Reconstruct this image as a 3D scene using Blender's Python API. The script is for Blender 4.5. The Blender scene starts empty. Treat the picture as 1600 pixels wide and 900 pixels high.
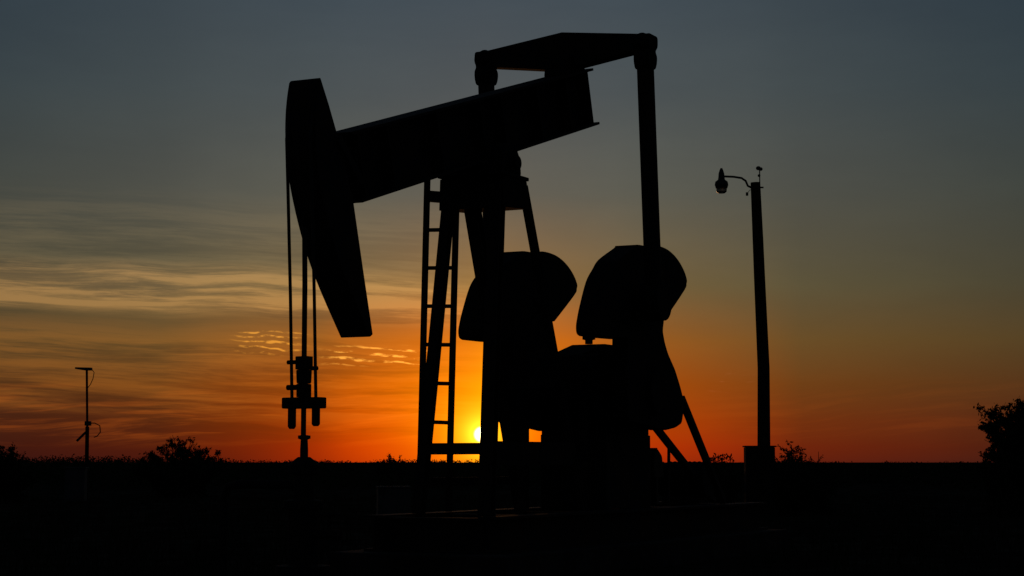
import bpy, bmesh, math, random
from mathutils import Vector, Matrix, noise

R = math.radians
SC = bpy.context.scene
COL = SC.collection

# ------------------------------------------------------------------ camera
CAM_H = 1.25
cd = bpy.data.cameras.new("camera")
cam = bpy.data.objects.new("camera", cd)
COL.objects.link(cam)
cam.location = (0, 0, CAM_H)
cam.rotation_euler = (R(90 + 5.18), 0, 0)
cd.sensor_width = 36
cd.lens = 67.5
cd.clip_start = 0.1
cd.clip_end = 20000
SC.camera = cam

SUN_EL, SUN_AZ = 0.82, -0.90          # degrees; azimuth from +Y towards +X

# ------------------------------------------------------------------ sky
def lin(c):
    c = c / 255.0
    return c / 12.92 if c <= 0.04045 else ((c + 0.055) / 1.055) ** 2.4

def rgb(r, g, b): return (lin(r), lin(g), lin(b), 1)

W = bpy.data.worlds.new("World")
SC.world = W
W.use_nodes = True
NT = W.node_tree
NT.nodes.clear()

class G:
    """small helper to write node maths as expressions"""
    def __init__(s, nt): s.nt = nt
    def n(s, t, **k):
        o = s.nt.nodes.new(t)
        for a, b in k.items(): setattr(o, a, b)
        return o
    def put(s, sock, v):
        if hasattr(v, 'is_output'): s.nt.links.new(v, sock)
        else: sock.default_value = v
    def m(s, op, a, b=0.0, c=0.0, clamp=False):
        o = s.n('ShaderNodeMath', operation=op, use_clamp=clamp)
        s.put(o.inputs[0], a); s.put(o.inputs[1], b); s.put(o.inputs[2], c)
        return o.outputs[0]
    def ss(s, x, a, b, lo=0.0, hi=1.0):
        o = s.n('ShaderNodeMapRange', interpolation_type='SMOOTHSTEP')
        s.put(o.inputs[0], x)
        for i, v in enumerate((a, b, lo, hi)): s.put(o.inputs[i + 1], v)
        return o.outputs[0]
    def ls(s, x, a, b, lo=0.0, hi=1.0):
        o = s.n('ShaderNodeMapRange')
        s.put(o.inputs[0], x)
        for i, v in enumerate((a, b, lo, hi)): s.put(o.inputs[i + 1], v)
        return o.outputs[0]
    def mix(s, f, a, b, mode='MIX'):
        o = s.n('ShaderNodeMix', data_type='RGBA', blend_type=mode)
        s.put(o.inputs[0], f); s.put(o.inputs[6], a); s.put(o.inputs[7], b)
        return o.outputs[2]
    def ramp(s, x, stops):
        o = s.n('ShaderNodeValToRGB')
        e = o.color_ramp.elements
        while len(e) < len(stops): e.new(0.5)
        for el, (p, c) in zip(e, stops): el.position = p; el.color = c
        s.put(o.inputs[0], x)
        return o.outputs[0]
    def vec(s, x, y, z=0.0):
        o = s.n('ShaderNodeCombineXYZ')
        for i, v in enumerate((x, y, z)): s.put(o.inputs[i], v)
        return o.outputs[0]
    def noise(s, v, scale=1.0, detail=4.0, rough=0.5, dist=0.0):
        o = s.n('ShaderNodeTexNoise')
        s.put(o.inputs['Vector'], v)
        o.inputs['Scale'].default_value = scale
        o.inputs['Detail'].default_value = detail
        o.inputs['Roughness'].default_value = rough
        o.inputs['Distortion'].default_value = dist
        return o.outputs[0]

g = G(NT)
tc = g.n('ShaderNodeTexCoord')
sp = g.n('ShaderNodeSeparateXYZ')
NT.links.new(tc.outputs['Generated'], sp.inputs[0])
dx, dy, dz = sp.outputs
el = g.m('MULTIPLY', g.m('ARCSINE', dz), 180 / math.pi)
az = g.m('MULTIPLY', g.m('ARCTAN2', dx, dy), 180 / math.pi)
daz = g.m('ABSOLUTE', g.m('SUBTRACT', az, SUN_AZ))
sunv = Vector((math.sin(R(SUN_AZ)) * math.cos(R(SUN_EL)), math.cos(R(SUN_AZ)) * math.cos(R(SUN_EL)), math.sin(R(SUN_EL))))
dot = g.n('ShaderNodeVectorMath', operation='DOT_PRODUCT')
NT.links.new(tc.outputs['Generated'], dot.inputs[0]); dot.inputs[1].default_value = sunv
ang = g.m('MULTIPLY', g.m('ARCCOSINE', g.m('MINIMUM', dot.outputs['Value'], 0.9999999)), 180 / math.pi)

# twilight colours by elevation (degrees) at four distances from the sun's azimuth
EMAX = 90.0
def tw(cols):
    els = (0.0, 0.45, 1.2, 2.3, 3.6, 5.2, 8.0, 11.0, 14.0, 35.0, 90.0)
    t = g.m('POWER', g.m('DIVIDE', g.m('MAXIMUM', el, 0.0), EMAX), 0.5)
    return g.ramp(t, [((e / EMAX) ** 0.5, rgb(*c)) for e, c in zip(els, cols)])
HIGH = [(30, 40, 52), (10, 16, 26)]
T0 = tw([(235, 66, 3), (250, 84, 0), (252, 102, 0), (246, 112, 2), (218, 106, 16), (142, 105, 60), (94, 92, 83), (75, 82, 85), (63, 75, 84)] + HIGH)
T1 = tw([(176, 43, 4), (190, 51, 2), (186, 64, 1), (172, 75, 7), (152, 87, 27), (115, 95, 59), (89, 91, 82), (72, 81, 84), (61, 74, 83)] + HIGH)
T2 = tw([(101, 29, 14), (113, 35, 11), (114, 47, 14), (108, 61, 22), (103, 76, 39), (89, 82, 58), (76, 79, 73), (65, 75, 78), (56, 68, 76)] + HIGH)
T3 = tw([(60, 26, 19), (71, 29, 16), (80, 37, 19), (81, 50, 25), (80, 63, 36), (69, 66, 50), (60, 66, 62), (51, 63, 68), (43, 57, 67)] + HIGH)
T4 = tw([(24, 20, 22), (26, 22, 22), (28, 24, 24), (28, 26, 26), (28, 28, 28), (28, 30, 30), (28, 32, 34), (27, 32, 36), (26, 32, 38), (20, 27, 36), (10, 16, 26)])
sky = g.mix(g.ls(daz, 0.6, 5.0), T0, T1)
sky = g.mix(g.ls(daz, 4.0, 9.5), sky, T2)
sky = g.mix(g.ls(daz, 8.0, 16.0), sky, T3)
sky = g.mix(g.ss(daz, 17.0, 75.0), sky, T4)

# thin cirrus lit from below, to the left of the sun
haze_l = g.m('MULTIPLY', g.ss(az, -3.6, -9.0), g.ss(el, 3.2, 0.4))
sky = g.mix(haze_l, sky, g.mix(1.0, sky, (0.50, 0.58, 0.95, 1), 'MULTIPLY'))
wob = g.noise(g.vec(g.m('MULTIPLY', az, 0.14), g.m('MULTIPLY', el, 0.3), 3.0), 1.0, 2, 0.5)
elw = g.m('ADD', g.m('ADD', el, g.m('MULTIPLY', az, 0.03)), g.m('MULTIPLY', g.m('SUBTRACT', wob, 0.5), 0.9))
st1 = g.noise(g.vec(g.m('MULTIPLY', az, 0.12), g.m('MULTIPLY', elw, 2.1), 7.3), 1.0, 9, 0.67, 0.15)
st2 = g.noise(g.vec(g.m('MULTIPLY', az, 0.30), g.m('MULTIPLY', elw, 5.2), 1.1), 1.0, 8, 0.70, 0.12)
left = g.m('MULTIPLY', g.ss(az, 1.2, -4.0), g.ss(az, -60.0, -25.0))
band = g.m('MULTIPLY', g.ss(elw, 3.9, 4.5), g.ss(elw, 5.75, 4.95))
upper = g.m('MULTIPLY', g.ss(elw, 4.8, 5.6), g.ss(elw, 7.9, 6.2))
lower = g.m('MULTIPLY', g.ss(elw, 0.5, 1.4), g.ss(elw, 4.3, 3.0))
s1 = g.ss(g.m('ADD', g.m('MULTIPLY', st1, 0.62), g.m('MULTIPLY', st2, 0.38)), 0.41, 0.61)
c_band = g.m('MULTIPLY', g.m('MULTIPLY', band, left), g.m('ADD', 0.32, g.m('MULTIPLY', s1, 1.15)))
c_up = g.m('MULTIPLY', g.m('MULTIPLY', upper, left), g.m('MULTIPLY', s1, 0.42))
c_low = g.m('MULTIPLY', g.m('MULTIPLY', lower, left), s1)
sky = g.mix(c_band, sky, (0.245, 0.120, 0.032, 1), 'ADD')
sky = g.mix(c_up, sky, (0.11, 0.075, 0.032, 1), 'ADD')
sky = g.mix(c_low, sky, (0.105, 0.033, 0.003, 1), 'ADD')
wisp = g.noise(g.vec(g.m('MULTIPLY', az, 0.22), g.m('MULTIPLY', g.m('SUBTRACT', elw, g.m('MULTIPLY', az, 0.10)), 3.4), 12.0), 1.0, 6, 0.62, 0.2)
c_w = g.m('MULTIPLY', g.m('MULTIPLY', g.ss(el, 0.3, 0.9), g.ss(el, 2.8, 1.5)), g.m('MULTIPLY', g.m('ADD', g.ss(az, 0.0, -3.0), g.m('MULTIPLY', g.ss(az, 4.0, 8.0), 0.22)), g.ss(wisp, 0.47, 0.66)))
sky = g.mix(c_w, sky, (0.115, 0.022, 0.001, 1), 'ADD')
mott = g.noise(g.vec(g.m('MULTIPLY', az, 0.20), g.m('MULTIPLY', el, 0.7), 21.0), 1.0, 5, 0.6, 0.2)
sky = g.mix(1.0, sky, g.mix(mott, (0.89, 0.90, 0.92, 1), (1.11, 1.10, 1.08, 1)), 'MULTIPLY')
dk = g.m('MULTIPLY', g.m('MULTIPLY', g.ss(st1, 0.50, 0.36), left), g.m('MULTIPLY', g.ss(elw, 0.2, 1.0), g.ss(elw, 6.3, 4.4)))
sky = g.mix(g.m('MULTIPLY', dk, 0.5), sky, g.mix(1.0, sky, (0.55, 0.60, 0.80, 1), 'MULTIPLY'))

# small rippled clouds catching the last light
def ripple(a0, a1, e0, e1, seed, step, thr, fx=1.9):
    """rows of small wave clouds, broken up along their length"""
    m = g.m('MULTIPLY', g.m('MULTIPLY', g.ss(az, a0, a0 + 0.8), g.ss(az, a1, a1 - 0.8)),
            g.m('MULTIPLY', g.ss(el, e0, e0 + 0.16), g.ss(el, e1, e1 - 0.16)))
    n1 = g.noise(g.vec(g.m('MULTIPLY', az, 1.1), g.m('MULTIPLY', el, 1.5), seed), 1.0, 2, 0.5)
    n2 = g.noise(g.vec(g.m('MULTIPLY', az, fx), g.m('MULTIPLY', el, 6.0), seed + 3), 1.0, 4, 0.6)
    w = g.m('ADD', g.m('ADD', el, g.m('MULTIPLY', az, 0.07)), g.m('MULTIPLY', n1, 0.35))
    row = g.ss(g.m('SINE', g.m('MULTIPLY', w, 2 * math.pi / step)), 0.05, 1.0)
    return g.m('MULTIPLY', m, g.m('MULTIPLY', row, g.ss(n2, thr, thr + 0.16)))
sky = g.mix(ripple(-8.5, -5.9, 3.1, 3.95, 2.0, 0.15, 0.42), sky, (0.50, 0.21, 0.02, 1), 'ADD')
sky = g.mix(ripple(-5.9, -2.2, 2.8, 3.5, 5.0, 0.19, 0.44), sky, (0.75, 0.36, 0.05, 1), 'ADD')
sky = g.mix(ripple(5.4, 7.4, 2.0, 2.7, 8.0, 0.20, 0.52), sky, (0.06, 0.02, 0.01, 1), 'ADD')

# aureole and the sun itself
au1 = g.m('EXPONENT', g.m('MULTIPLY', ang, -1.15))
au2 = g.m('EXPONENT', g.m('MULTIPLY', ang, -3.7))
auv = g.m('EXPONENT', g.m('ADD', g.m('MULTIPLY', daz, -1.2), g.m('MULTIPLY', g.m('ABSOLUTE', g.m('SUBTRACT', el, SUN_EL)), -0.5)))
sky = g.mix(auv, sky, (0.42, 0.25, 0.0, 1), 'ADD')
sky = g.mix(au1, sky, (0.75, 0.40, 0.0, 1), 'ADD')
sky = g.mix(au2, sky, (2.6, 1.7, 0.10, 1), 'ADD')
sky = g.mix(g.ss(ang, 0.27, 0.05), sky, (10.0, 9.0, 4.5, 1), 'ADD')

# physical sky adds its own faint share
nis = g.n('ShaderNodeTexSky', sky_type='NISHITA')
nis.sun_disc = False
nis.sun_elevation = R(SUN_EL)
nis.sun_rotation = R(SUN_AZ)
nis.air_density = 1.0; nis.dust_density = 2.0
bg1 = g.n('ShaderNodeBackground'); NT.links.new(sky, bg1.inputs[0]); bg1.inputs[1].default_value = 1.0
bg2 = g.n('ShaderNodeBackground'); NT.links.new(nis.outputs[0], bg2.inputs[0]); bg2.inputs[1].default_value = 0.0015
add = g.n('ShaderNodeAddShader'); out = g.n('ShaderNodeOutputWorld')
NT.links.new(bg1.outputs[0], add.inputs[0]); NT.links.new(bg2.outputs[0], add.inputs[1])
NT.links.new(add.outputs[0], out.inputs[0])

# ------------------------------------------------------------------ sun lamp, exposure
ld = bpy.data.lights.new("sun", 'SUN')
ld.energy = 0.06; ld.angle = R(0.5); ld.color = (1.0, 0.42, 0.12)
lo = bpy.data.objects.new("sun", ld); COL.objects.link(lo)
lo.rotation_euler = (-sunv).to_track_quat('-Z', 'Y').to_euler()
SC.view_settings.view_transform = 'Standard'
SC.view_settings.look = 'None'
SC.view_settings.exposure = 0
SC.view_settings.gamma = 1
SC.view_settings.use_curve_mapping = False

# ------------------------------------------------------------------ materials
def mat(name, c1, c2, scale=4.0, rough=0.7, metal=0.0, spec=0.3, bump=0.0, bscale=30.0):
    m = bpy.data.materials.new(name); m.use_nodes = True
    nt = m.node_tree; k = G(nt)
    b = nt.nodes['Principled BSDF']
    t = k.n('ShaderNodeTexCoord').outputs['Object']
    f = k.ss(k.noise(t, scale, 6, 0.62), 0.38, 0.66)
    nt.links.new(k.mix(f, (*c1, 1), (*c2, 1)), b.inputs['Base Color'])
    b.inputs['Roughness'].default_value = rough
    b.inputs['Metallic'].default_value = metal
    b.inputs['Specular IOR Level'].default_value = spec
    if bump:
        bn = k.n('ShaderNodeBump'); bn.inputs['Strength'].default_value = bump
        bn.inputs['Distance'].default_value = 0.02
        nt.links.new(k.noise(t, bscale, 5, 0.6), bn.inputs['Height'])
        nt.links.new(bn.outputs[0], b.inputs['Normal'])
    return m

M_PAINT = mat("weathered_black_paint", (0.020, 0.020, 0.021), (0.045, 0.028, 0.020), 2.2, 0.75, 0, 0.15, 0.2)
M_CAST = mat("dark_cast_iron", (0.018, 0.018, 0.018), (0.035, 0.025, 0.020), 3.5, 0.85, 0, 0.12, 0.3)
M_STEEL = mat("oily_steel", (0.03, 0.03, 0.03), (0.05, 0.04, 0.035), 8, 0.6, 0.3, 0.2)
M_WOOD = mat("creosoted_wood", (0.03, 0.022, 0.016), (0.055, 0.04, 0.028), 6, 0.9, 0, 0.1, 0.4)
M_CONC = mat("stained_concrete", (0.07, 0.062, 0.055), (0.035, 0.03, 0.027), 1.6, 0.95, 0, 0.1, 0.3)
M_GALV = mat("dull_galvanised_steel", (0.09, 0.09, 0.09), (0.06, 0.06, 0.06), 5, 0.7, 0.2, 0.2)
M_BOX = mat("grey_enamel", (0.10, 0.105, 0.105), (0.07, 0.07, 0.065), 3, 0.7, 0, 0.15)
M_SOIL = mat("dark_soil", (0.024, 0.021, 0.014), (0.075, 0.064, 0.044), 0.9, 1.0, 0, 0.0, 0.8, 6)
M_LEAF = mat("scrub_leaf", (0.040, 0.050, 0.024), (0.060, 0.066, 0.032), 3, 0.9, 0, 0.05)
M_TWIG = mat("scrub_bark", (0.045, 0.035, 0.026), (0.06, 0.05, 0.036), 6, 0.95, 0, 0.05)
M_GRASS = mat("dry_grass", (0.050, 0.046, 0.026), (0.038, 0.044, 0.022), 1, 0.95, 0, 0.0)
M_GLASS = bpy.data.materials.new("lamp_glass"); M_GLASS.use_nodes = True
_b = M_GLASS.node_tree.nodes['Principled BSDF']
_b.inputs['Base Color'].default_value = (0.35, 0.28, 0.22, 1); _b.inputs['Roughness'].default_value = 0.25
_b.inputs['Transmission Weight'].default_value = 0.5

# ------------------------------------------------------------------ mesh helpers
class MB:
    def __init__(s): s.bm = bmesh.new()
    def prism(s, pts, y0, y1):
        """outline in x,z extruded along y"""
        a = [s.bm.verts.new((x, y0, z)) for x, z in pts]
        b = [s.bm.verts.new((x, y1, z)) for x, z in pts]
        n = len(pts)
        s.bm.faces.new(a); s.bm.faces.new(b[::-1])
        for i in range(n): s.bm.faces.new((a[i], b[i], b[(i + 1) % n], a[(i + 1) % n]))
        return s
    def box(s, x0, x1, y0, y1, z0, z1):
        return s.prism([(x0, z0), (x1, z0), (x1, z1), (x0, z1)], y0, y1)
    def bar(s, p, q, w, h, up=(0, 0, 1), w2=None, h2=None):
        """rectangular bar from p to q; w across, h along up"""
        p, q = Vector(p), Vector(q); d = (q - p).normalized()
        u = Vector(up); sx = d.cross(u).normalized(); u = sx.cross(d).normalized()
        vs = []
        for c, ww, hh in ((p, w, h), (q, w2 or w, h2 or h)):
            vs.append([s.bm.verts.new(c + sx * i * ww / 2 + u * j * hh / 2) for i, j in ((-1, -1), (1, -1), (1, 1), (-1, 1))])
        a, b = vs
        s.bm.faces.new(a); s.bm.faces.new(b[::-1])
        for i in range(4): s.bm.faces.new((a[i], b[i], b[(i + 1) % 4], a[(i + 1) % 4]))
        return s
    def ibeam(s, p, q, w, h, t=0.02, up=(0, 0, 1)):
        p, q = Vector(p), Vector(q); d = (q - p).normalized()
        u = Vector(up); sx = d.cross(u).normalized(); u = sx.cross(d).normalized()
        s.bar(p, q, t, h - 2 * t, up)
        for k in (-1, 1):
            o = u * k * (h / 2 - t / 2)
            s.bar(p + o, q + o, w, t, up)
        return s
    def tube(s, pts, r, n=12, caps=True):
        pts = [Vector(p) for p in pts]
        rs = list(r) if isinstance(r, (list, tuple)) else [r] * len(pts)
        prev = None; rings = []
        for i, p in enumerate(pts):
            d = (pts[min(i + 1, len(pts) - 1)] - pts[max(i - 1, 0)]).normalized()
            if prev is None:
                a = d.cross(Vector((0, 0, 1)) if abs(d.z) < .9 else Vector((1, 0, 0))).normalized()
            else:
                a = (prev - d * prev.dot(d)).normalized()
            prev = a; b = d.cross(a)
            rings.append([s.bm.verts.new(p + (a * math.cos(t) + b * math.sin(t)) * rs[i]) for t in [2 * math.pi * k / n for k in range(n)]])
        for r0, r1 in zip(rings, rings[1:]):
            for k in range(n): s.bm.faces.new((r0[k], r0[(k + 1) % n], r1[(k + 1) % n], r1[k]))
        if caps:
            s.bm.faces.new(rings[0][::-1]); s.bm.faces.new(rings[-1])
        return s
    def lathe(s, prof, c=(0, 0, 0), n=20):
        """profile of (radius, z) about a vertical axis at c"""
        c = Vector(c); rings = []
        for r, z in prof:
            rings.append([s.bm.verts.new(c + Vector((r * math.cos(t), r * math.sin(t), z))) for t in [2 * math.pi * k / n for k in range(n)]])
        for r0, r1 in zip(rings, rings[1:]):
            for k in range(n): s.bm.faces.new((r0[k], r0[(k + 1) % n], r1[(k + 1) % n], r1[k]))
        s.bm.faces.new(rings[0][::-1]); s.bm.faces.new(rings[-1])
        return s
    def cyl(s, p, q, r, n=20): return s.tube([p, q], r, n)
    def ball(s, c, r, sc=(1, 1, 1)):
        bmesh.ops.create_uvsphere(s.bm, u_segments=16, v_segments=10, radius=1,
                                  matrix=Matrix.Translation(c) @ Matrix.Diagonal((r * sc[0], r * sc[1], r * sc[2], 1)))
        return s
    def quad(s, c, a, b):
        c, a, b = Vector(c), Vector(a), Vector(b)
        s.bm.faces.new([s.bm.verts.new(v) for v in (c - a, c - b * .6, c + a, c + b * .6)])
    def build(s, name, m, parent=None, bevel=0.0, smooth=False, loc=None, recalc=True):
        if recalc: bmesh.ops.recalc_face_normals(s.bm, faces=s.bm.faces[:])
        me = bpy.data.meshes.new(name); s.bm.to_mesh(me); s.bm.free()
        me.materials.append(m)
        o = bpy.data.objects.new(name, me); COL.objects.link(o)
        if parent: o.parent = parent
        if loc: o.location = loc
        if smooth:
            for p in me.polygons: p.use_smooth = True
        if bevel:
            b = o.modifiers.new('bevel', 'BEVEL'); b.width = bevel; b.segments = 2; b.limit_method = 'ANGLE'; b.angle_limit = R(40)
        return o

def tag(o, label=None, cat=None, group=None, kind=None):
    if label: o['label'] = label
    if cat: o['category'] = cat
    if group: o['group'] = group
    if kind: o['kind'] = kind
    return o

def empty(name, loc, rz=0.0, label=None, cat=None, group=None):
    o = bpy.data.objects.new(name, None); COL.objects.link(o)
    o.location = loc; o.rotation_euler = (0, 0, rz); o.empty_display_size = 0.3
    return tag(o, label, cat, group)

def copy_tree(o, parent=None):
    c = o.copy(); COL.objects.link(c)
    if parent: c.parent = parent
    for ch in [k for k in bpy.data.objects if k.parent == o]: copy_tree(ch, c)
    return c

def rounded(pts, r=0.08, n=5):
    """round the corners of an outline"""
    out = []
    m = len(pts)
    for i in range(m):
        p0, p, p1 = (Vector(pts[(i + k) % m]) for k in (-1, 0, 1))
        a, b = p0 - p, p1 - p
        ra = min(r, a.length * .45, b.length * .45)
        a, b = p + a.normalized() * ra, p + b.normalized() * ra
        for k in range(n + 1):
            t = k / n
            q = a * (1 - t) ** 2 + p * 2 * t * (1 - t) + b * t * t
            out.append((q.x, q.y))
    return out

def smooth_outline(pts, n=4):
    """Catmull-Rom through an open polyline"""
    P = [Vector(pts[0])] + [Vector(p) for p in pts] + [Vector(pts[-1])]
    out = []
    for i in range(1, len(P) - 2):
        a, b, c, d = P[i - 1:i + 3]
        for k in range(n):
            t = k / n
            q = .5 * ((2 * b) + (c - a) * t + (2 * a - 5 * b + 4 * c - d) * t * t + (3 * b - a - 3 * c + d) * t ** 3)
            out.append((q.x, q.y))
    out.append(tuple(P[-2]))
    return out

# ------------------------------------------------------------------ ground
rnd = random.Random(11)
def ground():
    m = MB(); bm = m.bm
    radii = [0.0] + [1.5 * 1.13 ** k for k in range(70)]
    NA = 96; rings = []
    from mathutils import noise as mn
    for r in radii[1:]:
        ring = []
        for k in range(NA):
            t = 2 * math.pi * k / NA
            x, y = r * math.cos(t), r * math.sin(t)
            z = mn.noise(Vector((x * .25, y * .25, 0))) * .05 + mn.noise(Vector((x * .06, y * .06, 4))) * .10
            z *= min(1, max(0, (140 - r) / 60)) if r > 80 else 1
            ring.append(bm.verts.new((x, y, z - .03)))
        rings.append(ring)
    c = bm.verts.new((0, 0, -.03))
    for k in range(NA): bm.faces.new((c, rings[0][k], rings[0][(k + 1) % NA]))
    for a, b in zip(rings, rings[1:]):
        for k in range(NA): bm.faces.new((a[k], b[k], b[(k + 1) % NA], a[(k + 1) % NA]))
    o = m.build('ground', M_SOIL, smooth=True)
    return tag(o, kind='structure', label='dark flat soil plain reaching the horizon')
ground()

# ------------------------------------------------------------------ the pump jack
# local axes: x from the well towards the rear, -y towards the camera's right, z up
PJ_LOC = (-0.3526, 22.286, 0.0)
PJ_RZ = R(63)
pj = empty('pump_jack', PJ_LOC, PJ_RZ, 'black oil pump jack with tilted walking beam and horse head, against the sunset', 'pump jack')
def V(x, y, z): return (x, -y, z)          # y given as positive towards the near side

# concrete pad and skid
pad = MB().box(-1.55, 7.6, -1.1, 1.1, -0.2, 0.26).build('concrete_pad', M_CONC, None, 0.02)
pad.location = PJ_LOC; pad.rotation_euler = (0, 0, PJ_RZ)
tag(pad, 'low stained concrete slab under the pump jack', 'concrete slab')
sk = MB()
for y in (-.72, .72):
    sk.ibeam(V(-1.2, y, .46), V(7.4, y, .46), .26, .40, .03)
for x in (-1.05, 0.4, 1.9, 3.4, 5.0, 7.2):
    sk.ibeam(V(x, -.6, .46), V(x, .6, .46), .2, .36, .025)
sk.build('base_skid', M_PAINT, pj)

# walking beam
def walking_beam():
    m = MB()
    a, b = Vector((-3.05, 0, 4.26)), Vector((2.90, 0, 6.02))
    d = (b - a).normalized(); up = Vector((0, 0, 1)); sx = d.cross(up).normalized(); up = sx.cross(d)
    h = .735
    m.bar(a, b + d * .0, .03, h - .06)
    lo_a, lo_b = a - up * (h / 2 - .015), b - up * (h / 2 - .015) + d * -.03
    hi_a, hi_b = a + up * (h / 2 - .015), b + up * (h / 2 - .015) - d * .02
    m.bar(lo_a, lo_b, .34, .032); m.bar(hi_a, hi_b, .34, .032)
    L = (b - a).length
    for t in (.02, .12, .30, .47, .56, .72, .86, .97):       # web stiffeners
        c = a + d * L * t
        for s in (-1, 1):
            m.bar(c + sx * s * .085 - up * (h / 2 - .034), c + sx * s * .085 + up * (h / 2 - .034), .14, .018, tuple(d))
    return m.build('walking_beam', M_PAINT, pj)
walking_beam()

# horse head: curved front face, plates on both sides
head_l = smooth_outline([(-3.80, 5.035), (-3.835, 4.89), (-3.86, 4.7), (-3.86, 4.47), (-3.82, 4.19), (-3.745, 3.94), (-3.61, 3.63), (-3.43, 3.31), (-3.19, 2.99), (-2.785, 2.53)], 3)
head_r = [(-2.73, 2.56), (-2.93, 3.22), (-3.13, 3.9), (-3.29, 4.25), (-3.44, 4.53), (-3.61, 4.82), (-3.77, 5.065)]
hh = MB().prism(head_l + head_r, -.18, .18)
hh.bar((-3.0, -.195, 4.1), (-3.45, -.195, 4.5), .03, .10); hh.bar((-3.0, .195, 4.1), (-3.45, .195, 4.5), .03, .10)
hh.build('horse_head', M_PAINT, pj, 0.012)

# samson post: four legs to the saddle
def leg(top, bot, w=.16, h=.2):
    o = MB().ibeam(top, bot, w, h, .02, up=(1, 0, 0)).build('leg', M_PAINT, pj)
    return o
legs = {'ff': (V(-.12, -.36, 4.45), V(-.55, -.52, .66)), 'fn': (V(-.24, .33, 4.45), V(-.76, .465, .66)),
        'rf': (V(.36, -.34, 4.38), V(2.34, -.65, .66)), 'rn': (V(.42, .33, 4.50), V(1.51, .58, .66))}
leg(*legs['ff'], .11, .13); leg(*legs['fn'], .155, .14); leg(*legs['rf'], .16, .14); leg(*legs['rn'], .085, .085)
def at(k, z):
    a, b = Vector(legs[k][0]), Vector(legs[k][1])
    return a + (b - a) * (z - a.z) / (b.z - a.z)
cm = MB().bar(at('ff', 1.40), at('fn', 1.40), .10, .13)
cm.build('cross_member', M_PAINT, pj)
MB().bar(at('rf', 2.2), at('rn', 2.2), .08, .12).build('cross_member', M_PAINT, pj)
for a, b in (('ff', 'rf'), ('fn', 'rn')):
    zb, hb = (1.02, .10) if a == 'ff' else (1.35, .27)
    MB().bar(at(a, zb), at(b, zb), .08, hb).build('side_brace', M_PAINT, pj)
# head of the post with the centre bearing
ph = MB()
ph.prism([(-.28, 4.17), (.42, 4.22), (.34, 4.54), (-.26, 4.54)], -.42, .42)
ph.box(-.34, .36, -.44, .41, 4.541, 4.585)
ph.build('post_head', M_CAST, pj, .01)
sb = MB()
sb.prism(rounded([(-.24, 4.587), (.28, 4.587), (.24, 4.80), (.14, 4.94), (-.14, 4.94), (-.22, 4.80)], .06), -.38, .25)
sb.build('saddle_bearing', M_CAST, pj, .01)
bp = MB().cyl(V(.05, -.42, 4.72), V(.05, .42, 4.72), .125, 24); bp.cyl(V(.05, .42, 4.72), V(.05, .46, 4.72), .085, 24)
bp.build('bearing_pin', M_CAST, pj, .015)

# ladder up the front of the post
lad = empty('ladder', (0, 0, 0)); lad.parent = pj
LT, LB = (.02, 4.62), (-.14, .68)
for y in (-.745, -.355):
    MB().bar(V(LB[0], y, LB[1]), V(LT[0] if y < -.5 else .03, y, LT[1] if y < -.5 else 4.35), .055, .06, (1, 0, 0)).build('rail', M_PAINT, lad)
for k in range(6):
    z = 1.72 + .454 * k
    x = LB[0] + (LT[0] - LB[0]) * (z - LB[1]) / (LT[1] - LB[1])
    MB().cyl(V(x, -.745, z), V(x, -.355, z - .015), .024, 10).build('rung', M_PAINT, lad)
MB().bar(V(.03, -.745, 4.40), V(.10, -.40, 4.36), .08, .13).build('ladder_bracket', M_PAINT, pj)

# equaliser above the tail with a bearing at each end
eq = MB()
XE = 2.27
eq_out = [(-1.13, .10), (0.0, .24), (1.13, .105), (1.13, -.09), (0.0, -.255), (-1.13, -.10)]
vs = []
for hw in (-.10, .10):
    vs.append([eq.bm.verts.new((XE + hw, -y, 6.50 + dz_)) for y, dz_ in eq_out])
a, b = vs
eq.bm.faces.new(a); eq.bm.faces.new(b[::-1])
for i in range(6): eq.bm.faces.new((a[i], b[i], b[(i + 1) % 6], a[(i + 1) % 6]))
eqo = eq.build('equalizer', M_PAINT, pj, .012)
for s in (-1, 1):
    MB().cyl((XE - .12, s * 1.115, 6.50), (XE + .12, s * 1.115, 6.50), .118, 24).build('bearing_housing', M_CAST, eqo, .012)
MB().prism(rounded([(1.98, 6.12), (2.56, 6.29), (2.50, 6.42), (2.04, 6.42)], .05), -.16, .16).build('equalizer_bearing', M_CAST, pj, .01)

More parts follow.
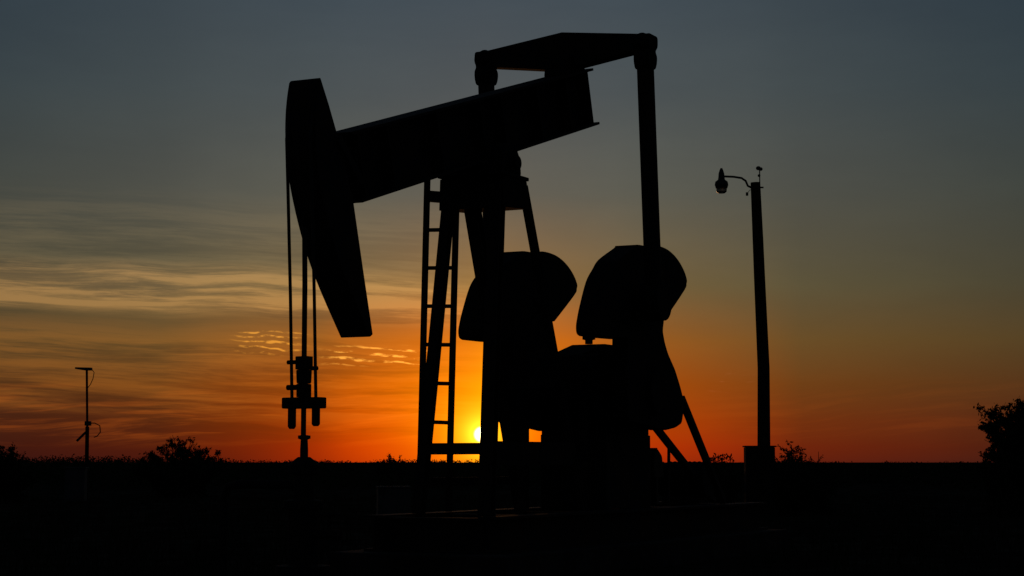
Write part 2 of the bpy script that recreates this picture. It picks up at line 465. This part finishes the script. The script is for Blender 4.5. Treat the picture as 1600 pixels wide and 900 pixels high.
# cranks, counterweights, pitman arms
SHAFT = (3.12, 2.15)
PIN = (2.50, 3.25)
def crank(side):
    yc = .75 if side > 0 else -.87
    arm = [(2.34, 3.70), (2.60, 3.90), (3.20, 3.95), (3.42, 3.75), (3.47, 3.10), (3.42, 2.95), (3.49, 2.80), (3.60, 2.66), (3.84, 2.46), (4.02, 2.24), (4.16, 2.02), (4.09, 1.84), (4.05, 1.76), (3.84, 1.70), (3.49, 1.66), (2.95, 1.71), (2.27, 1.76), (2.26, 2.20), (2.28, 2.85)]
    c = MB().prism(rounded(arm, .05, 3), -yc - .11, -yc + .11)
    c.cyl((SHAFT[0], -yc - .2, SHAFT[1]), (SHAFT[0], -yc + .2, SHAFT[1]), .30, 28)
    co = c.build('crank_arm', M_CAST, pj, .012)
    wl = smooth_outline([(1.40, 2.772), (1.32, 2.80), (1.30, 2.88), (1.33, 2.98), (1.41, 3.15), (1.59, 3.45), (1.78, 3.62), (1.97, 3.76), (2.44, 3.95), (2.50, 3.985), (2.80, 3.995)], 4)
    wl += [(2.80, 3.40), (2.48, 2.90), (2.30, 2.785), (1.86, 2.775)]
    wr = smooth_outline([(2.82, 3.99), (3.10, 4.04), (3.43, 4.035), (3.68, 3.99), (3.90, 3.91), (4.08, 3.80), (4.18, 3.69), (4.17, 3.63), (4.09, 3.53), (3.46, 3.13)], 4)
    wr += [(3.30, 3.12), (2.82, 3.40)]
    MB().prism(wl, -yc - .15, -yc + .15).build('counterweight', M_CAST, co, .015)
    MB().prism(wr, -yc - .15, -yc + .15).build('counterweight', M_CAST, co, .015)
    MB().cyl((PIN[0], -yc, PIN[1]), (PIN[0], -side * 1.26, PIN[1]), .11, 20).build('crank_pin', M_STEEL, co)
    return co
crank(1); crank(-1)
for s in (1, -1):
    y = 1.13 * s
    m = MB()
    m.tube([V(2.245, y, 6.26), V(PIN[0] - .04, y, PIN[1] + .25)], .108, 20)
    po = m.build('pitman_arm', M_PAINT, pj)
    k = MB()                                    # forked upper bearing and lower pin bearing
    k.prism(rounded([(2.12, 6.60), (2.42, 6.60), (2.42, 6.46), (2.34, 6.40), (2.40, 6.34), (2.39, 6.25), (2.34, 6.16), (2.15, 6.16), (2.11, 6.25), (2.11, 6.34), (2.16, 6.40), (2.10, 6.46)], .05), -y - .105, -y + .105)
    k.build('bearing_yoke', M_CAST, po, .012)
    MB().cyl((PIN[0], -y - .14, PIN[1]), (PIN[0], -y + .14, PIN[1]), .24, 28).build('pin_bearing', M_CAST, po, .012)

# gearbox between the cranks
gb = MB()
gb.prism(rounded([(2.62, 1.70), (3.88, 1.70), (3.92, 2.25), (3.80, 2.56), (3.6, 2.60), (2.15, 2.60), (1.98, 2.4), (1.98, 1.95)], .06), -.50, .50)
gb.prism(rounded([(2.25, 2.60), (2.95, 2.775), (3.45, 2.775), (3.58, 2.60)], .05), -.22, .22)
gb.prism([(1.92, 2.02), (3.97, 2.02), (3.97, 2.08), (1.92, 2.08)], -.56, .56)
gbo = gb.build('gearbox', M_CAST, pj, .012)
MB().lathe([(.05, 0), (.05, .05), (.085, .06), (.085, .11), (.03, .13)], (2.98, 0, 2.779)).build('breather_cap', M_STEEL, gbo)
MB().cyl((SHAFT[0], -.9, SHAFT[1]), (SHAFT[0], .9, SHAFT[1]), .16, 24).build('drive_shaft', M_STEEL, gbo)
pd = MB()
pd.box(2.60, 3.86, -.46, .50, 1.60, 1.698)
pd.prism([(2.41, .664), (3.82, .664), (3.82, 1.598), (2.41, 1.598)], -.50, .42)
pd.ibeam((1.905, .42, .66), (1.905, .42, 2.02), .125, .10, .012, (1, 0, 0))
pd.ibeam((1.98, -.40, .66), (1.98, -.40, 2.02), .10, .10, .012, (1, 0, 0))
pd.build('gearbox_pedestal', M_PAINT, pj)

# diagonal struts at the rear, the brake lever and the motor
MB().bar(V(4.42, .70, 2.115), V(5.98, .70, .69), .075, .085, (0, 1, 0)).build('rear_strut', M_PAINT, pj)
MB().bar(V(3.80, .30, 2.05), V(6.62, .30, .70), .075, .085, (0, 1, 0)).build('rear_strut', M_PAINT, pj)
bl = MB().bar(V(4.82, .34, .68), V(4.86, .34, 1.56), .03, .035, (0, 1, 0)); bl.bar(V(4.44, .3, .68), V(4.40, .3, 1.44), .07, .09, (0, 1, 0))
bl.prism(rounded([(4.28, 1.05), (4.62, 1.05), (4.56, 1.33), (4.40, 1.43), (4.30, 1.36)], .04), -.36, -.22)
bl.build('brake_lever', M_STEEL, pj)
mo = MB()
mo.cyl((6.15, -.42, 1.0), (6.15, .30, 1.0), .24, 24)
mo.box(5.9, 6.4, -.3, .2, .665, .78)
for k in range(8): mo.cyl((6.15, -.36 + k * .075, 1.0), (6.15, -.345 + k * .075, 1.0), .262, 24)
mo.build('motor', M_CAST, pj)

# bridle, carrier bar, rod
for y in (-.14, .14):
    MB().tube([V(-3.83, y, 4.78), V(-3.886, y, 4.45), V(-3.85, y, 3.9), V(-3.79, y, 2.9), V(-3.74, y, 1.80)], .0165, 10).build('bridle_cable', M_STEEL, pj)
cb = MB().box(-3.82, -3.66, -.215, .215, 1.775, 1.885)
cbo = cb.build('carrier_bar', M_CAST, pj, .012)
MB().tube([V(-3.74, -.14, 1.774), V(-3.74, -.14, 1.60), V(-3.74, -.14, 1.575)], [.042, .042, .025], 16).build('cable_socket', M_STEEL, cbo)
MB().tube([V(-3.74, .14, 1.774), V(-3.74, .14, 1.62), V(-3.74, .14, 1.60)], [.042, .042, .025], 16).build('cable_socket', M_STEEL, cbo)
MB().tube([V(-3.745, 0, 1.2), V(-3.745, 0, 3.0), V(-3.76, 0, 3.58)], .026, 12).build('polished_rod', M_STEEL, pj)
cl = MB()
cl.box(-3.80, -3.69, -.07, .07, 2.16, 2.29)
cl.prism(rounded([(-3.80, 2.158), (-3.69, 2.158), (-3.70, 2.02), (-3.79, 2.02)], .02), -.06, .06)
cl.box(-3.80, -3.69, -.055, .055, 1.887, 2.018)
cl.cyl(V(-3.74, -.20, 2.235), V(-3.74, -.076, 2.235), .022, 10)
cl.cyl(V(-3.74, .076, 2.17), V(-3.74, .155, 2.17), .022, 10)
cl.cyl(V(-3.74, -.20, 1.985), V(-3.74, -.056, 1.985), .028, 10)
cl.build('rod_clamp', M_CAST, pj, .006)

# ------------------------------------------------------------------ wellhead under the rod
def world(x, y, z):
    v = Matrix.Rotation(PJ_RZ, 3, 'Z') @ Vector(V(x, y, z)); return v + Vector(PJ_LOC)
wl = empty('wellhead', world(-3.73, 0, 0), PJ_RZ, 'squat black wellhead under the carrier bar of the pump jack', 'wellhead')
MB().lathe([(.04, 1.26), (.04, 1.37), (.035, 1.47), (.062, 1.48), (.062, 1.51), (.028, 1.515)]).build('stuffing_box', M_STEEL, wl)
MB().lathe([(.20, -.1), (.20, .15), (.27, .16), (.27, .24), (.15, .25), (.15, .78), (.20, .80), (.20, .87), (.11, .89), (.10, 1.12), (.15, 1.14), (.155, 1.22), (.10, 1.27), (.06, 1.30)]).build('casing_head', M_CAST, wl)
vb = MB().cyl((0, .10, 1.03), (0, .75, 1.03), .045, 14)
vb.tube([(0, .75, 1.03), (0, .9, 1.0), (0, .95, .88), (0, .95, 0.05)], .045, 12)
vb.build('flow_line', M_CAST, wl)
vv = MB().cyl((0, -.10, .55), (0, -.42, .55), .05, 14); vv.cyl((0, -.3, .55), (0, -.3, .74), .02, 10)
vv.tube([(.1 * math.cos(t), -.3 + .1 * math.sin(t), .74) for t in [2 * math.pi * k / 16 for k in range(17)]], .012, 8)
vv.build('valve', M_CAST, wl)

# ------------------------------------------------------------------ light pole at the right
D = 46.0
def px(x, y, d):
    """point at depth d on the ray through a place in the photograph's frame; used for measuring heights only"""
    p = R(5.18); X = (x - 800) / 3000; Z = -(y - 450) / 3000
    yy, zz = math.cos(p) - math.sin(p) * Z, math.sin(p) + math.cos(p) * Z
    return Vector((X * d / yy, d, CAM_H + zz * d / yy))
LX = 6.02
lp = empty('light_pole', (LX, D, 0), 0, 'tall leaning wooden pole with a curved lamp arm near its top', 'light pole')
MB().tube([(0, 0, -.4), (-.005, 0, 1.6), (.01, 0, 3.5), (-.06, 0, 5.6), (-.09, 0, 6.6), (-.135, 0, 7.98)], [.165, .155, .145, .135, .13, .118], 16).build('pole', M_WOOD, lp)
am = MB().tube([(-.24, 0, 7.86), (-.32, 0, 7.90), (-.37, 0, 8.02), (-.47, 0, 8.09), (-.66, 0, 8.12), (-.90, 0, 8.13)], .026, 10)
am.cyl((-.24, 0, 7.86), (.06, 0, 7.86), .02, 8)
am.build('lamp_arm', M_GALV, lp)
lh = MB().lathe([(.025, 8.33), (.045, 8.28), (.07, 8.20), (.075, 8.12), (.085, 8.05), (.15, 8.00), (.165, 7.92), (.14, 7.84)], (-.955, 0, 0), 16).build('lamp_head', M_GALV, lp)
MB().lathe([(.13, 7.838), (.125, 7.76), (.08, 7.72)], (-.955, 0, 0), 16).build('lamp_shade', M_GLASS, lh)
ph_ = MB().cyl((-.03, 0, 7.9), (-.03, 0, 8.30), .014, 8)
ph_.ball((-.045, 0, 8.15), .035); ph_.ball((-.06, 0, 8.33), .06, (1, 1, .85)); ph_.ball((.0, 0, 8.31), .045)
ph_.build('light_sensor', M_GALV, lp)
ib = MB().cyl((-.34, 0, 7.66), (-.34, 0, 7.74), .03, 8); ib.tube([(-.33, 0, 7.72), (-.27, 0, 7.80), (-.13, 0, 7.82)], .008, 6)
ib.build('insulator', M_GALV, lp)

pb = empty('power_cabinet', (LX - .17, D - .42, 0), 0, 'square dark power cabinet at the foot of the light pole', 'cabinet')
MB().box(-.345, .345, -.22, .22, .12, 1.60).build('body', M_CAST, pb, .02)
MB().box(-.29, .29, -.235, -.222, .25, 1.5).build('door', M_CAST, pb, .004)
MB().box(-.37, .37, -.25, .25, 1.602, 1.635).build('lid', M_CAST, pb, .008)
MB().box(-.42, .42, -.3, .3, -.15, .118).build('plinth', M_CONC, pb, .01)

# ------------------------------------------------------------------ thin mast far left
D2 = 60.0
ms = empty('antenna_mast', (-13.23, D2, 0), 0, 'thin weathered mast with a flat crosspiece on top, far left', 'mast')
MB().tube([(0, 0, 0), (-.01, 0, 2.35)], .06, 10).build('lower_post', M_WOOD, ms)
MB().tube([(-.01, 0, 2.3), (-.06, 0, 4.1)], .036, 10).build('pole', M_GALV, ms)
MB().prism([(-.42, 4.15), (-.10, 4.10), (.10, 4.10), (.10, 4.19), (-.42, 4.20)], -.08, .08).build('crosspiece', M_GALV, ms, .01)
cw = MB().tube([(.08, 0, 4.16), (.17, 0, 4.04), (.14, 0, 3.85), (.06, 0, 3.66), (-.03, 0, 3.55)], .013, 6)
cw.build('hanging_cable', M_STEEL, ms)
lp2 = MB().tube([(0, 0, 2.46), (.22, 0, 2.46), (.38, 0, 2.38), (.40, 0, 2.18), (.30, 0, 2.05), (.2, 0, 2.02)], .018, 6)
lp2.build('cable_loop', M_STEEL, ms)
MB().bar((-.05, 0, 2.18), (-.33, 0, 1.90), .05, .07).build('strut', M_GALV, ms)
MB().box(-.08, .10, -.09, .09, 2.38, 2.52).build('bracket', M_GALV, ms, .01)
eb = empty('equipment_box', (-13.33, D2 - 1.0, 0), 0, 'pale box standing at the foot of the thin mast', 'equipment box')
MB().box(-.30, .30, -.2, .2, .05, 1.05).build('body', M_BOX, eb, .02)
MB().box(-.33, .33, -.23, .23, 1.052, 1.10).build('lid', M_BOX, eb, .01)
for s in (-.2, .2): MB().box(s - .04, s + .04, -.15, .15, -.1, .048).build('foot', M_CONC, eb)

gbx = empty('junction_box', (-2.52, 41.0, 0), R(8), 'grey steel box on the ground left of the ladder', 'junction box')
MB().box(-.34, .34, -.25, .25, .06, .70).build('body', M_BOX, gbx, .015)
MB().box(-.36, .36, -.27, .27, .702, .74).build('lid', M_BOX, gbx, .006)
for s in (-.25, .25): MB().box(s - .05, s + .05, -.2, .2, -.1, .058).build('foot', M_CAST, gbx)

# ------------------------------------------------------------------ scrub
def bush_mesh(w, h, nb, nl, seed, leaf=.05, dome=.55, foot=.06):
    """stems reaching out from the base, forking into twigs that carry the leaves"""
    r = random.Random(seed)
    wood, lv = MB(), MB()
    twigs = []
    for k in range(nb):
        t = r.uniform(0, 2 * math.pi); rr = (r.random() ** .5) * w / 2
        top = h * (1 - dome * (rr / (w / 2)) ** 2) * r.uniform(.62, .92) * (1.1 if r.random() < .12 else 1)
        e = Vector((rr * math.cos(t), rr * math.sin(t), top))
        mid = Vector((e.x * .45 + r.uniform(-.1, .1) * w, e.y * .45 + r.uniform(-.1, .1) * w, top * r.uniform(.4, .6)))
        base = Vector((r.uniform(-foot, foot) * w, r.uniform(-foot, foot) * w, -.1))
        wood.tube([base, mid, e], [.016 * h ** .5 + .008, .012 * h ** .5, .007], 5)
        twigs.append((mid, e))
        twigs.append((base.lerp(mid, .35), mid))
        for _ in range(7):
            q = base.lerp(mid, r.uniform(.3, 1)) if r.random() < .4 else mid.lerp(e, r.random())
            d = Vector((r.uniform(-1, 1), r.uniform(-1, 1), r.uniform(-.35, .9))).normalized() * h * r.uniform(.06, .17)
            q2 = q + d
            if q2.z < .05: q2.z = .05
            wood.tube([q, q2], [.009, .005], 4)
            twigs.append((q, q2))
    bare = set(r.sample(range(len(twigs)), len(twigs) // 9))
    for k in range(nl):
        ti = r.randrange(len(twigs))
        if ti in bare: continue
        q, q2 = twigs[ti]
        p = q.lerp(q2, r.random() ** .7) + Vector((r.gauss(0, 1), r.gauss(0, 1), r.gauss(0, 1))) * leaf * .8
        if p.z < .02: p.z = .02
        a = Vector((r.gauss(0, 1), r.gauss(0, 1), r.gauss(0, 1))).normalized()
        b = a.cross(Vector((r.gauss(0, 1), r.gauss(0, 1), r.gauss(0, 1)))).normalized()
        L = leaf * r.uniform(.6, 1.3)
        lv.quad(p, a * L, b * L * .7)
    return wood, lv

def bush(name, loc, label, cat='bush', group=None, **k):
    o = empty(name, loc, random.Random(k['seed']).uniform(0, 6), label, cat, group)
    if k.pop('aligned', False): o.rotation_euler.z = 0
    wood, lv = bush_mesh(**k)
    wood.build('trunk', M_TWIG, o, recalc=False)
    lv.build('crown', M_LEAF, o, recalc=False)
    return o

bush('mesquite_tree', (12.40, 45, 0), 'broad dark leafy tree at the right edge of the plain', 'tree', w=2.9, h=2.92, nb=160, nl=110000, seed=5, leaf=.05, dome=.12, foot=.50)
bush('large_bush', (-12.35, 72, 0), 'large spreading bush with bare twigs, between the mast and the wellhead', w=3.7, h=2.42, nb=92, nl=36000, seed=8, leaf=.05, dome=.5, foot=.3)
bush('round_bush', (-15.9, 60, 0), 'round bush at the left edge of the plain, left of the thin mast', w=2.6, h=2.1, nb=50, nl=18000, seed=21, leaf=.05, foot=.2)
bush('low_bush', (-6.2, 100, 0), 'low rounded bush on the horizon left of the ladder', w=2.0, h=2.0, nb=34, nl=9000, seed=31, leaf=.06, foot=.25)
bush('foot_shrub', (11.25, 44.4, 0), 'low ragged shrub at the foot of the broad tree', 'shrub', w=1.0, h=2.0, nb=34, nl=9000, seed=63, leaf=.045, dome=.3, foot=.3)
bush('weed_clump', (6.62, 46.4, 0), 'feathery tall weed beside the power cabinet and light pole', 'weed', w=.7, h=2.25, nb=12, nl=1800, seed=44, leaf=.045, dome=.3)
bush('weed_patch', (7.05, 47.2, 0), 'low weedy shrub just right of the light pole', 'shrub', w=2.3, h=1.9, nb=70, nl=16000, seed=46, leaf=.04, foot=.36)
bush('small_shrub', (5.15, 47.0, 0), 'small dark shrub left of the power cabinet', 'shrub', w=1.3, h=1.72, nb=26, nl=4000, seed=50, leaf=.045)

# far scrub along the horizon, one mass
def far_scrub():
    r = random.Random(77); lv = MB()
    def clump(x, y, w, h, n):
        for k in range(n):
            t = r.uniform(0, 2 * math.pi); rr = r.random() ** .5 * w / 2
            z = r.random() ** 1.1 * h * (1 - .6 * (2 * rr / w) ** 2)
            a = Vector((r.gauss(0, 1), r.gauss(0, 1), r.gauss(0, 1))).normalized()
            b = a.cross(Vector((r.gauss(0, 1), r.gauss(0, 1), r.gauss(0, 1)))).normalized()
            L = r.uniform(.04, .10) * (y / 110) ** .5
            lv.quad((x + rr * math.cos(t), y + rr * math.sin(t), z), a * L, b * L)
    for k in range(800):
        y = r.uniform(85, 260)
        u = r.uniform(-330, 330) / 1000
        x = u * y
        imgx = 800 + 3000 * u
        den = 1.0 if imgx < 360 else (.85 if imgx < 780 else .7)
        if r.random() > den: continue
        hmax = 1.25 + y * (.0042 if imgx < 345 else .0020 if imgx < 780 else .0009)
        h = hmax * r.uniform(.80, 1.02) * (.96 + .11 * noise.noise(Vector((imgx / 26.0, 3.3, 0))))
        clump(x, y, r.uniform(1.4, 3.8) * y / 110, h, 330)
    o = lv.build('distant_scrub', M_LEAF, recalc=False)
    tag(o, 'line of low dark scrub along the far horizon', 'scrub', kind='stuff')
far_scrub()

def grass():
    r = random.Random(5); m = MB()
    for k in range(14000):
        y = 8 + 60 * r.random() ** 1.4
        x = r.uniform(-.30, .30) * y
        lx = Matrix.Rotation(-PJ_RZ, 3, 'Z') @ (Vector((x, y, 0)) - Vector(PJ_LOC))
        if -1.9 < lx.x < 8.2 and abs(lx.y) < 1.8: continue
        for j in range(3):
            bx_, by_ = x + r.gauss(0, .05), y + r.gauss(0, .05)
            h = r.uniform(.06, .22); t = r.uniform(0, 6.28); w = .006 + .0002 * y
            dx_, dy_ = math.cos(t) * w, math.sin(t) * w
            bend = (r.gauss(0, .06), r.gauss(0, .06))
            vs = [m.bm.verts.new(v) for v in ((bx_ - dx_, by_ - dy_, -.1), (bx_ + dx_, by_ + dy_, -.1), (bx_ + bend[0], by_ + bend[1], h))]
            m.bm.faces.new(vs)
    o = m.build('grass', M_GRASS, recalc=False)
    tag(o, 'sparse dry grass on the dark ground', 'grass', kind='stuff')
grass()
